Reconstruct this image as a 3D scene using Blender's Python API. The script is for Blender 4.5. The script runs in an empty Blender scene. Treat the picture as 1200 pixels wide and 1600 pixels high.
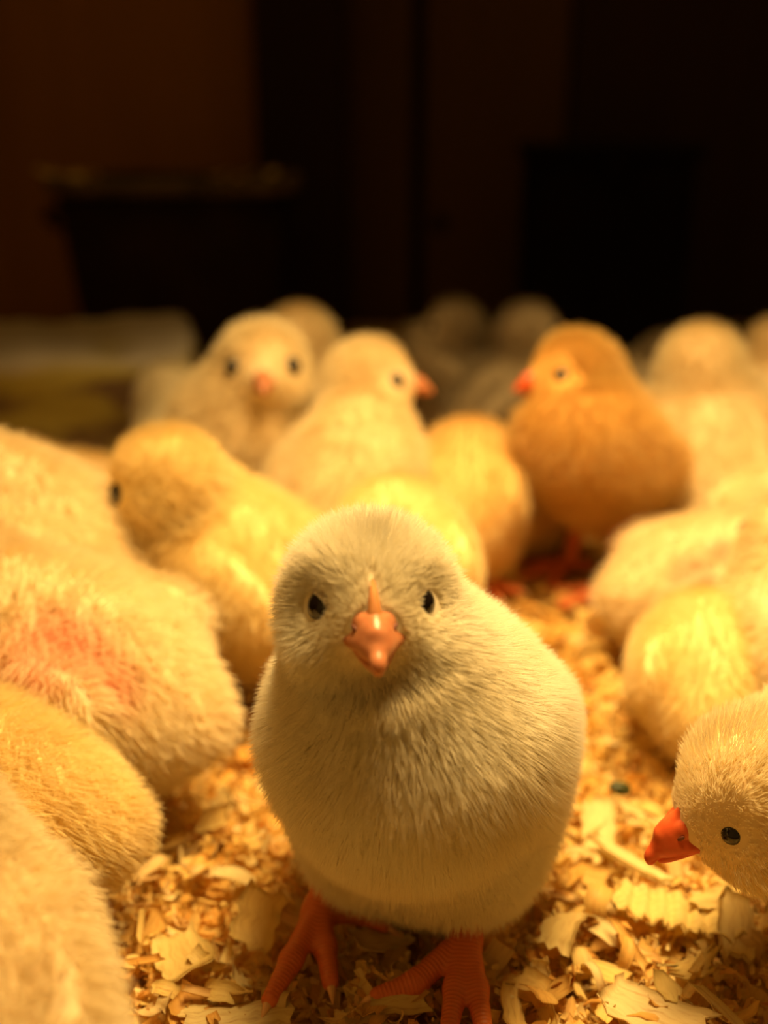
import bpy, math, random
import numpy as np
from mathutils import Vector, Matrix, kdtree

random.seed(7)
np.random.seed(7)
R = math.radians
sc = bpy.context.scene
COL = sc.collection

# ------------------------------------------------------------------ camera
F_PX = 1700.0                 # focal length in pixels of the 1200 x 1600 frame
PITCH = R(20.04)              # looking down at the brooder floor
CAM_H = 15.8                  # centimetres above the litter
cam_d = bpy.data.cameras.new('camera')
cam = bpy.data.objects.new('camera', cam_d)
COL.objects.link(cam)
cam.location = (0, 0, CAM_H / 100)
cam.rotation_euler = (math.pi / 2 - PITCH, 0, 0)
cam_d.sensor_fit = 'HORIZONTAL'
cam_d.sensor_width = 36.0
cam_d.lens = F_PX * 36.0 / 1200.0
cam_d.clip_start = 0.005
cam_d.clip_end = 20
cam_d.dof.use_dof = True
cam_d.dof.focus_distance = 0.190
cam_d.dof.aperture_fstop = (cam_d.lens / 1000) / 0.0052
sc.camera = cam

# ------------------------------------------------------------------ light
world = bpy.data.worlds.new('world')
sc.world = world
world.use_nodes = True
bg = world.node_tree.nodes['Background']
bg.inputs['Color'].default_value = (1.0, 0.50, 0.09, 1)
bg.inputs['Strength'].default_value = 0.17

lamp_d = bpy.data.lights.new('heat_lamp', 'SPOT')
lamp = bpy.data.objects.new('heat_lamp', lamp_d)
COL.objects.link(lamp)
LAMP = Vector((0.058, 0.250, 0.41))
AIM = Vector((0.045, 0.235, 0.0))
lamp.location = LAMP
lamp.rotation_euler = (AIM - LAMP).to_track_quat('-Z', 'Y').to_euler()
lamp_d.energy = 18.5
lamp_d.color = (1.0, 0.648, 0.24)
lamp_d.spot_size = R(77)
lamp_d.spot_blend = 0.9
lamp_d.shadow_soft_size = 0.09

vs = sc.view_settings
vs.view_transform = 'Standard'
vs.look = 'None'
vs.gamma = 1.0
vs.use_curve_mapping = False
vs.exposure = 0.0
sc.cycles.max_bounces = 7
sc.cycles.diffuse_bounces = 4
sc.cycles.glossy_bounces = 2
sc.cycles.transmission_bounces = 4
sc.cycles.adaptive_threshold = 0.03

# ------------------------------------------------------------------ helpers
def at(px, py, zc):
    """World point (cm) seen at a pixel, at camera depth zc (cm)."""
    xr = (px - 600) / F_PX
    yr = (800 - py) / F_PX
    c, s = math.cos(PITCH), math.sin(PITCH)
    return Vector((zc * xr, zc * (c + yr * s), CAM_H + zc * (yr * c - s)))


def floor_at(px, py, z=0.0):
    """World point (cm) on the level z seen at a pixel."""
    yr = (800 - py) / F_PX
    c, s = math.cos(PITCH), math.sin(PITCH)
    zc = (CAM_H - z) / (s - yr * c)
    return at(px, py, zc)


def link(name, data, parent=None, mat=None):
    o = bpy.data.objects.new(name, data)
    COL.objects.link(o)
    if parent is not None:
        o.parent = parent
    if mat is not None and data is not None:
        data.materials.append(mat)
    return o


def tag(o, label=None, cat=None, group=None, kind=None):
    if label: o['label'] = label
    if cat: o['category'] = cat
    if group: o['group'] = group
    if kind: o['kind'] = kind
    return o


def mesh_np(name, V, Fq, smooth=True):
    """V (n,3) in cm -> mesh in metres; Fq list or array of faces."""
    me = bpy.data.meshes.new(name)
    V = np.asarray(V, dtype=np.float64) * 0.01
    me.from_pydata(V.tolist(), [], Fq.tolist() if hasattr(Fq, 'tolist') else Fq)
    if smooth:
        me.polygons.foreach_set('use_smooth', [True] * len(me.polygons))
    me.update()
    return me


def add_attr(me, name, typ, dom, arr):
    a = me.attributes.new(name, typ, dom)
    key = {'FLOAT': 'value', 'FLOAT_VECTOR': 'vector', 'FLOAT_COLOR': 'color'}[typ]
    a.data.foreach_set(key, np.asarray(arr, dtype=np.float32).ravel())


# ------------------------------------------------------------------ materials
def new_mat(name):
    m = bpy.data.materials.new(name)
    m.use_nodes = True
    nt = m.node_tree
    nt.nodes.clear()
    out = nt.nodes.new('ShaderNodeOutputMaterial')
    return m, nt, out


def N(nt, typ, **kw):
    n = nt.nodes.new(typ)
    for k, v in kw.items():
        if k in n.inputs:
            n.inputs[k].default_value = v
        else:
            setattr(n, k, v)
    return n


def ramp(nt, fac, stops):
    r = nt.nodes.new('ShaderNodeValToRGB')
    cr = r.color_ramp
    while len(cr.elements) > 1:
        cr.elements.remove(cr.elements[-1])
    cr.elements[0].position = stops[0][0]
    cr.elements[0].color = (*stops[0][1], 1)
    for p, c in stops[1:]:
        e = cr.elements.new(p)
        e.color = (*c, 1)
    nt.links.new(fac, r.inputs['Fac'])
    return r


def principled(name, col, rough=0.6, noise=None, bump=0.0, bscale=40, sss=0.0, spec=0.5, col2=None):
    m, nt, out = new_mat(name)
    p = N(nt, 'ShaderNodeBsdfPrincipled', Roughness=rough)
    p.inputs['Base Color'].default_value = (*col, 1)
    p.inputs['Specular IOR Level'].default_value = spec
    if sss:
        p.inputs['Subsurface Weight'].default_value = sss
        p.inputs['Subsurface Radius'].default_value = (1.0, 0.45, 0.2)
        p.inputs['Subsurface Scale'].default_value = 0.002
    tc = N(nt, 'ShaderNodeTexCoord')
    if noise:
        t = N(nt, 'ShaderNodeTexNoise', Scale=noise, Detail=5.0, Roughness=0.6)
        nt.links.new(tc.outputs['Object'], t.inputs['Vector'])
        c2 = col2 or tuple(c * 0.62 for c in col)
        r = ramp(nt, t.outputs['Fac'], [(0.35, c2), (0.65, col)])
        nt.links.new(r.outputs['Color'], p.inputs['Base Color'])
    if bump:
        t2 = N(nt, 'ShaderNodeTexNoise', Scale=bscale, Detail=4.0)
        nt.links.new(tc.outputs['Object'], t2.inputs['Vector'])
        b = N(nt, 'ShaderNodeBump', Strength=bump, Distance=0.001)
        nt.links.new(t2.outputs['Fac'], b.inputs['Height'])
        nt.links.new(b.outputs['Normal'], p.inputs['Normal'])
    nt.links.new(p.outputs['BSDF'], out.inputs['Surface'])
    return m


def down_mat(name, col, col2, trans=0.47):
    """Chick down: pale fibres, partly translucent, mottled softly along the coat."""
    m, nt, out = new_mat(name)
    tc = N(nt, 'ShaderNodeTexCoord')
    t = N(nt, 'ShaderNodeTexNoise', Scale=60.0, Detail=3.0, Roughness=0.55)
    nt.links.new(tc.outputs['Object'], t.inputs['Vector'])
    r = ramp(nt, t.outputs['Fac'], [(0.36, col2), (0.62, col)])
    at_ = N(nt, 'ShaderNodeAttribute', attribute_name='bare')
    pk = N(nt, 'ShaderNodeMix', data_type='RGBA')
    pk.inputs[7].default_value = (0.88, 0.42, 0.27, 1)
    nt.links.new(at_.outputs['Fac'], pk.inputs[0])
    nt.links.new(r.outputs['Color'], pk.inputs[6])
    d = N(nt, 'ShaderNodeBsdfDiffuse', Roughness=0.3)
    tr = N(nt, 'ShaderNodeBsdfTranslucent')
    g = N(nt, 'ShaderNodeBsdfGlossy', Roughness=0.42)
    g.inputs['Color'].default_value = (0.9, 0.85, 0.75, 1)
    nt.links.new(pk.outputs[2], d.inputs['Color'])
    nt.links.new(pk.outputs[2], tr.inputs['Color'])
    m1 = N(nt, 'ShaderNodeMixShader', Fac=trans)
    nt.links.new(d.outputs[0], m1.inputs[1])
    nt.links.new(tr.outputs[0], m1.inputs[2])
    m2 = N(nt, 'ShaderNodeMixShader', Fac=0.05)
    nt.links.new(m1.outputs[0], m2.inputs[1])
    nt.links.new(g.outputs[0], m2.inputs[2])
    nt.links.new(m2.outputs[0], out.inputs['Surface'])
    return m


def skin_mat(name, col):
    """Skin under the down; the attribute 'bare' marks pink thinly feathered patches."""
    m, nt, out = new_mat(name)
    p = N(nt, 'ShaderNodeBsdfPrincipled', Roughness=0.8)
    p.inputs['Specular IOR Level'].default_value = 0.1
    a = N(nt, 'ShaderNodeAttribute', attribute_name='bare')
    mx = N(nt, 'ShaderNodeMix', data_type='RGBA')
    mx.inputs[6].default_value = (*col, 1)
    mx.inputs[7].default_value = (0.75, 0.30, 0.17, 1)
    nt.links.new(a.outputs['Fac'], mx.inputs[0])
    nt.links.new(mx.outputs[2], p.inputs['Base Color'])
    nt.links.new(p.outputs['BSDF'], out.inputs['Surface'])
    return m


def shaving_mat(name, per_object):
    m, nt, out = new_mat(name)
    if per_object:
        oi = N(nt, 'ShaderNodeObjectInfo')
        sx = N(nt, 'ShaderNodeSeparateColor')
        nt.links.new(oi.outputs['Color'], sx.inputs[0])
        rnd = sx.outputs[0]      # each shaving's own shade of wood
    else:
        at_ = N(nt, 'ShaderNodeAttribute', attribute_name='tint')
        rnd = at_.outputs['Fac']
    base = ramp(nt, rnd, [(0.0, (0.86, 0.51, 0.12)), (0.3, (0.93, 0.68, 0.22)), (0.6, (0.95, 0.77, 0.30)),
                          (0.85, (0.96, 0.84, 0.46)), (1.0, (0.80, 0.43, 0.09))])
    g = N(nt, 'ShaderNodeAttribute', attribute_name='grain')
    w = N(nt, 'ShaderNodeTexNoise', Scale=1.0, Detail=4.0, Roughness=0.65)
    nt.links.new(g.outputs['Vector'], w.inputs['Vector'])
    gr = ramp(nt, w.outputs['Fac'], [(0.30, (0.68, 0.52, 0.36)), (0.48, (0.95, 0.9, 0.84)), (0.7, (1, 1, 1))])
    mul = N(nt, 'ShaderNodeMix', data_type='RGBA', blend_type='MULTIPLY')
    mul.inputs[0].default_value = 0.75
    nt.links.new(base.outputs['Color'], mul.inputs[6])
    nt.links.new(gr.outputs['Color'], mul.inputs[7])
    b = N(nt, 'ShaderNodeBump', Strength=0.35, Distance=0.0004)
    nt.links.new(w.outputs['Fac'], b.inputs['Height'])
    p = N(nt, 'ShaderNodeBsdfPrincipled', Roughness=0.55)
    p.inputs['Specular IOR Level'].default_value = 0.35
    nt.links.new(mul.outputs[2], p.inputs['Base Color'])
    nt.links.new(b.outputs['Normal'], p.inputs['Normal'])
    tr = N(nt, 'ShaderNodeBsdfTranslucent')
    nt.links.new(mul.outputs[2], tr.inputs['Color'])
    mx = N(nt, 'ShaderNodeMixShader', Fac=0.38)
    nt.links.new(p.outputs['BSDF'], mx.inputs[1])
    nt.links.new(tr.outputs[0], mx.inputs[2])
    nt.links.new(mx.outputs[0], out.inputs['Surface'])
    return m


def leg_mat():
    m, nt, out = new_mat('scaly_leg')
    p = N(nt, 'ShaderNodeBsdfPrincipled', Roughness=0.42)
    p.inputs['Subsurface Weight'].default_value = 0.25
    p.inputs['Subsurface Radius'].default_value = (1.0, 0.3, 0.1)
    p.inputs['Subsurface Scale'].default_value = 0.002
    a = N(nt, 'ShaderNodeAttribute', attribute_name='along')
    sn = N(nt, 'ShaderNodeMath', operation='SINE')
    ml = N(nt, 'ShaderNodeMath', operation='MULTIPLY')
    ml.inputs[1].default_value = 78.0
    nt.links.new(a.outputs['Fac'], ml.inputs[0])
    nt.links.new(ml.outputs[0], sn.inputs[0])
    b = N(nt, 'ShaderNodeBump', Strength=0.3, Distance=0.0002)
    nt.links.new(sn.outputs[0], b.inputs['Height'])
    nt.links.new(b.outputs['Normal'], p.inputs['Normal'])
    r = ramp(nt, sn.outputs[0], [(0.0, (0.64, 0.155, 0.032)), (1.0, (0.70, 0.18, 0.04))])
    nt.links.new(r.outputs['Color'], p.inputs['Base Color'])
    nt.links.new(p.outputs['BSDF'], out.inputs['Surface'])
    return m


M = {}
M['cream'] = down_mat('down_cream', (0.95, 0.86, 0.62), (0.91, 0.79, 0.52))
M['white'] = down_mat('down_white', (0.97, 0.93, 0.80), (0.93, 0.87, 0.70))
M['yellow'] = down_mat('down_yellow', (0.95, 0.83, 0.48), (0.92, 0.76, 0.40))
M['gold'] = down_mat('down_gold', (0.93, 0.77, 0.40), (0.88, 0.68, 0.32))
M['amber'] = down_mat('down_amber', (0.80, 0.58, 0.20), (0.70, 0.46, 0.13))
M['grey'] = down_mat('down_dimmed', (0.50, 0.42, 0.28), (0.38, 0.30, 0.19))  # dim light at the far back put into the coat colour
SK = {k: skin_mat('skin_' + k, c) for k, c in dict(
    cream=(0.86, 0.68, 0.42), white=(0.92, 0.82, 0.62), yellow=(0.90, 0.72, 0.36), gold=(0.82, 0.55, 0.22),
    amber=(0.76, 0.44, 0.13), grey=(0.5, 0.4, 0.26)).items()}  # grey skin carries the same painted dimness as its down
M['leg'] = leg_mat()
M['claw'] = principled('claw', (0.75, 0.45, 0.22), 0.4)
M['beak'] = principled('beak', (0.60, 0.24, 0.115), 0.30, noise=500, col2=(0.53, 0.19, 0.08), sss=0.2)
M['beak_red'] = principled('beak_red', (0.72, 0.13, 0.035), 0.35, noise=400, col2=(0.64, 0.10, 0.025), sss=0.3)
M['comb'] = principled('comb', (0.62, 0.26, 0.08), 0.75, noise=600, col2=(0.55, 0.22, 0.06), sss=0.3)
M['nostril'] = principled('nostril', (0.16, 0.04, 0.02), 0.6)
M['eye'] = principled('eye', (0.012, 0.008, 0.006), 0.08, spec=0.6)
M['lid'] = principled('eyelid', (0.58, 0.44, 0.24), 0.7, noise=900, sss=0.2)
M['shaving'] = shaving_mat('wood_shaving', True)
M['litter'] = shaving_mat('wood_shaving_litter', False)

# ------------------------------------------------------------------ signed-distance modelling
def rot(yaw=0.0, pitch=0.0, roll=0.0):
    """x forward; positive pitch tips the nose down."""
    return np.array(Matrix.Rotation(yaw, 3, 'Z') @ Matrix.Rotation(pitch, 3, 'Y') @ Matrix.Rotation(roll, 3, 'X'))


def sd_ell(P, c, r, Q=None):
    q = P - np.asarray(c)
    if Q is not None:
        q = q @ Q                       # = Q^T applied to each point
    r = np.asarray(r)
    k0 = np.sqrt(((q / r) ** 2).sum(-1)) + 1e-9
    k1 = np.sqrt(((q / (r * r)) ** 2).sum(-1)) + 1e-9
    return k0 * (k0 - 1.0) / k1


def sd_cone(P, a, b, ra, rb):
    a = np.asarray(a, float); b = np.asarray(b, float)
    ab = b - a
    t = np.clip(((P - a) @ ab) / (ab @ ab), 0, 1)
    d = P - (a + t[..., None] * ab)
    return np.sqrt((d * d).sum(-1)) - (ra + (rb - ra) * t)


def smin(a, b, k):
    h = np.maximum(k - np.abs(a - b), 0.0) / k
    return np.minimum(a, b) - h * h * k * 0.25


def surface_nets(fn, lo, hi, h):
    lo = np.asarray(lo, float); hi = np.asarray(hi, float)
    n = np.ceil((hi - lo) / h).astype(int) + 1
    ax = [lo[i] + h * np.arange(n[i]) for i in range(3)]
    G = np.stack(np.meshgrid(*ax, indexing='ij'), -1)
    F = fn(G.reshape(-1, 3)).reshape(n)
    inside = F < 0
    cs = tuple(n - 1)
    acc = np.zeros(cs + (3,)); cnt = np.zeros(cs)

    def sub(A, o):
        return A[o[0]:o[0] + cs[0], o[1]:o[1] + cs[1], o[2]:o[2] + cs[2]]
    for axis in range(3):
        for i in (0, 1):
            for j in (0, 1):
                o = [0, 0, 0]
                oth = [a for a in range(3) if a != axis]
                o[oth[0]] = i; o[oth[1]] = j
                e = list(o); e[axis] = 1
                f0 = sub(F, o); f1 = sub(F, e)
                ch = (f0 < 0) != (f1 < 0)
                t = np.where(ch, f0 / np.where(ch, f0 - f1, 1), 0)
                for a in range(3):
                    v = t if a == axis else float(o[a])
                    acc[..., a] += np.where(ch, v, 0)
                cnt += ch
    act = cnt > 0
    idx = -np.ones(cs, int)
    idx[act] = np.arange(act.sum())
    ijk = np.argwhere(act)
    V = lo + h * (ijk + acc[act] / cnt[act][:, None])
    faces = []
    for axis in range(3):
        u, v = [(1, 2), (2, 0), (0, 1)][axis]
        s0 = [slice(None)] * 3; s1 = [slice(None)] * 3
        s0[axis] = slice(0, -1); s1[axis] = slice(1, None)
        A = inside[tuple(s0)]; B = inside[tuple(s1)]
        E = np.argwhere(A != B)
        ok = (E[:, u] > 0) & (E[:, v] > 0) & (E[:, u] < n[u] - 1) & (E[:, v] < n[v] - 1)
        E = E[ok]
        flip = A[tuple(E.T)]

        def cell(du, dv):
            c = E.copy(); c[:, u] -= du; c[:, v] -= dv
            return idx[tuple(c.T)]
        q = np.stack([cell(1, 1), cell(0, 1), cell(0, 0), cell(1, 0)], 1)
        q[~flip] = q[~flip][:, ::-1]
        faces.append(q)
    Q = np.concatenate(faces)
    return V, Q


def grad(fn, P, e=0.02):
    g = np.stack([fn(P + d) - fn(P - d) for d in (np.eye(3) * e)], -1)
    return g / (np.linalg.norm(g, axis=1, keepdims=True) + 1e-9)


def sst(a, b, x):
    t = np.clip((x - a) / (b - a), 0, 1)
    return t * t * (3 - 2 * t)


# ------------------------------------------------------------------ chick anatomy (centimetres, x forward, z up)
def tube(path, radii, seg=10, cap=True):
    P = [Vector(p) for p in path]
    V = []; Fc = []
    for i, p in enumerate(P):
        d = (P[min(i + 1, len(P) - 1)] - P[max(i - 1, 0)]).normalized()
        s = d.cross(Vector((0, 0, 1)))
        if s.length < 1e-4: s = Vector((0, 1, 0))
        s.normalize(); u = s.cross(d).normalized()
        for k in range(seg):
            a = 2 * math.pi * k / seg
            V.append(p + radii[i] * (math.cos(a) * s + math.sin(a) * u))
    for i in range(len(P) - 1):
        for k in range(seg):
            a = i * seg + k; b = i * seg + (k + 1) % seg
            Fc.append((a, b, b + seg, a + seg))
    if cap:
        Fc.append(tuple(range(seg))[::-1]); Fc.append(tuple(range((len(P) - 1) * seg, len(P) * seg)))
    return [tuple(v) for v in V], Fc


def loft(stations, seg=20, pinch=1.0):
    """Beak loft: stations (x, z_top, z_bottom, half_width); a slightly keeled top."""
    V = []; Fc = []
    for (x, zt, zb, hw) in stations:
        zc = zb + (zt - zb) * 0.32
        for k in range(seg):
            a = 2 * math.pi * k / seg
            cy = math.cos(a); cz = math.sin(a)
            y = hw * math.copysign(abs(cy) ** pinch, cy)
            z = zc + (zt - zc) * cz if cz > 0 else zc + (zc - zb) * cz
            V.append((x, y, z))
    n = len(stations)
    for i in range(n - 1):
        for k in range(seg):
            a = i * seg + k; b = i * seg + (k + 1) % seg
            Fc.append((b, a, a + seg, b + seg))
    Fc.append(tuple(range(seg))); Fc.append(tuple(range((n - 1) * seg, n * seg))[::-1])
    return V, Fc


UP_BEAK = [(-0.35, 0.46, -0.10, 0.44), (-0.10, 0.47, -0.12, 0.47), (0.05, 0.46, -0.14, 0.47), (0.18, 0.42, -0.16, 0.42),
           (0.30, 0.30, -0.18, 0.36), (0.40, 0.265, -0.20, 0.335), (0.55, 0.21, -0.23, 0.26), (0.70, 0.12, -0.27, 0.19),
           (0.82, 0.01, -0.30, 0.13), (0.90, -0.10, -0.32, 0.085), (0.945, -0.22, -0.335, 0.035)]
LO_BEAK = [(-0.28, -0.10, -0.28, 0.38), (-0.05, -0.11, -0.31, 0.35), (0.15, -0.13, -0.33, 0.29), (0.35, -0.15, -0.34, 0.22),
           (0.52, -0.18, -0.34, 0.15), (0.62, -0.21, -0.33, 0.09), (0.68, -0.24, -0.32, 0.04)]
_shared = {}


def shared(key, fn):
    if key not in _shared:
        _shared[key] = fn()
    return _shared[key]


def beak_mesh():
    def fn(P):
        d = sd_ell(P, (0.10, 0, -0.02), (0.46, 0.25, 0.22), rot(0, R(14)))
        d = smin(d, sd_cone(P, (0.28, 0, 0.03), (0.74, 0, -0.15), 0.20, 0.09), 0.16)
        d = smin(d, sd_cone(P, (0.70, 0, -0.13), (0.78, 0, -0.22), 0.085, 0.055), 0.08)
        d = smin(d, sd_cone(P, (0.0, 0, 0.27), (0.40, 0, 0.11), 0.085, 0.12), 0.10)
        for s in (-1, 1):
            d = smin(d, sd_ell(P, (0.10, s * 0.16, 0.10), (0.23, 0.12, 0.16), rot(-s * 0.35, 0, s * 0.35)), 0.035)
            d = smin(d, sd_cone(P, (0.42, s * 0.08, -0.10), (0.02, s * 0.37, -0.15), 0.13, 0.08), 0.12)
        return d
    V, Q = surface_nets(fn, (-0.5, -0.7, -0.5), (1.1, 0.7, 0.7), 0.035)
    V = V - fn(V)[:, None] * grad(fn, V)
    return mesh_np('beak', V, Q)


def lower_beak_mesh():
    return mesh_np('lower_beak', *loft(LO_BEAK, pinch=0.8))


def nostril_mesh():
    V, Fc = [], []
    for i in range(7):
        t = math.pi * i / 6
        for k in range(8):
            a = 2 * math.pi * k / 8
            V.append((0.085 * math.cos(t), 0.03 * math.sin(t) * math.cos(a), 0.035 * math.sin(t) * math.sin(a)))
    for i in range(6):
        for k in range(8):
            a = i * 8 + k; b = i * 8 + (k + 1) % 8
            Fc.append((a, b, b + 8, a + 8))
    return mesh_np('nostril', V, Fc)


def sphere_pts(r, nu=20, nv=14, sx=1, sy=1, sz=1):
    V = [(0, 0, r * sz)]; Fc = []
    for i in range(1, nv):
        t = math.pi * i / nv
        for k in range(nu):
            a = 2 * math.pi * k / nu
            V.append((r * sx * math.sin(t) * math.cos(a), r * sy * math.sin(t) * math.sin(a), r * sz * math.cos(t)))
    V.append((0, 0, -r * sz))
    for k in range(nu):
        Fc.append((0, 1 + k, 1 + (k + 1) % nu))
        Fc.append((len(V) - 1, 1 + (nv - 2) * nu + (k + 1) % nu, 1 + (nv - 2) * nu + k))
    for i in range(nv - 2):
        for k in range(nu):
            a = 1 + i * nu + k; b = 1 + i * nu + (k + 1) % nu
            Fc.append((a, a + nu, b + nu, b))
    return V, Fc


def eye_mesh():
    V, Fc = sphere_pts(0.27)
    return mesh_np('eye', V, Fc)


def lid_mesh(half_shut):
    """Eyelid skin: a shell around the eyeball with an almond opening towards +y."""
    V, Fc = [], []
    nu, nv, r = 32, 6, 0.288
    for i in range(nu):
        a = 2 * math.pi * i / nu
        ca, sa = math.cos(a), math.sin(a)
        bb = (42 if half_shut else 54) if sa > 0 else (44 if half_shut else 52)
        t0 = R(1 / math.sqrt((ca / 66) ** 2 + (sa / bb) ** 2))
        for k in range(nv):
            f = k / (nv - 1)
            th = t0 + (R(125) - t0) * f
            rr = r + (0.030 * math.exp(-(f / 0.16) ** 2)) - (0.035 if k == 0 else 0)
            V.append((rr * math.sin(th) * ca, rr * math.cos(th), rr * math.sin(th) * sa))
    for i in range(nu):
        for k in range(nv - 1):
            a = i * nv + k; c = ((i + 1) % nu) * nv + k
            Fc.append((a, a + 1, c + 1, c))
    return mesh_np('eyelid', V, Fc)


def leg_parts(knee, ankle, toes, h=0.07):
    """One scaly shank with toes, blended; plus tips for claws. All cm, thing-local."""
    segs = []
    L0 = 0.0
    k = np.asarray(knee, float); an = np.asarray(ankle, float)
    shank_len = np.linalg.norm(an - k)
    segs.append((k, an, 0.33, 0.30, 0.0))
    tips = []
    for pts in toes:
        prev = an; s = shank_len
        rs = np.linspace(0.27, 0.16, len(pts) + 1)
        for i, p in enumerate(pts):
            p = np.asarray(p, float)
            segs.append((prev, p, rs[i], rs[i + 1], s))
            s += np.linalg.norm(p - prev)
            last = prev; prev = p
        tips.append((prev, (prev - last) / np.linalg.norm(prev - last)))
    allp = np.array([s[0] for s in segs] + [s[1] for s in segs])

    def fn(P):
        d = None
        for (a, b, ra, rb, s0) in segs:
            e = sd_cone(P, a, b, ra, rb)
            d = e if d is None else smin(d, e, 0.16)
        return d
    V, Q = surface_nets(fn, allp.min(0) - 0.5, allp.max(0) + 0.5, h)
    V = V - (fn(V)[:, None]) * grad(fn, V)
    best = np.full(len(V), 1e9); along = np.zeros(len(V))
    for (a, b, ra, rb, s0) in segs:
        ab = b - a
        t = np.clip(((V - a) @ ab) / (ab @ ab), 0, 1)
        d = np.linalg.norm(V - (a + t[:, None] * ab), axis=1) - (ra + (rb - ra) * t)
        m = d < best
        best[m] = d[m]; along[m] = (s0 + t * np.linalg.norm(ab))[m]
    me = mesh_np('leg', V, Q)
    add_attr(me, 'along', 'FLOAT', 'POINT', along)
    me.materials.append(M['leg'])
    claws = []
    for p, d in tips:
        p = np.asarray(p)
        q1 = p + d * 0.22 + np.array([0, 0, -0.02]); q2 = p + d * 0.40 + np.array([0, 0, -0.10])
        cv, cf = tube([p - d * 0.05, p + d * 0.1, q1, q2], [0.11, 0.10, 0.065, 0.012], 8)
        cm = mesh_np('claw', cv, cf)
        cm.materials.append(M['claw'])
        claws.append(cm)
    return me, claws


def std_leg(side, bh):
    x0 = 0.1
    knee = (x0 - 0.5, side * 1.15, bh - 1.9)
    ank = (x0 - 0.1, side * 1.35, 0.35)
    y = side * 1.35
    toes = [[(x0 + 0.9, y, 0.22), (x0 + 2.0, y, 0.15)],
            [(x0 + 0.7, y + 0.55, 0.22), (x0 + 1.45, y + 1.1, 0.15)],
            [(x0 + 0.7, y - 0.55, 0.22), (x0 + 1.45, y - 1.1, 0.15)],
            [(x0 - 0.6, y - side * 0.2, 0.2), (x0 - 1.0, y - side * 0.3, 0.14)]]
    return knee, ank, toes


def noise3(P, seed, scale, octs=5):
    """Cheap smooth vector noise from random sines."""
    rs = np.random.RandomState(seed)
    out = np.zeros((len(P), 3))
    for o in range(octs):
        k = rs.normal(size=(3, 3)) * scale * (1 + 0.6 * o)
        ph = rs.uniform(0, 6.28, 3)
        out += np.sin(P @ k.T + ph) / (1 + 0.5 * o)
    return out / 2.0


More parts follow.
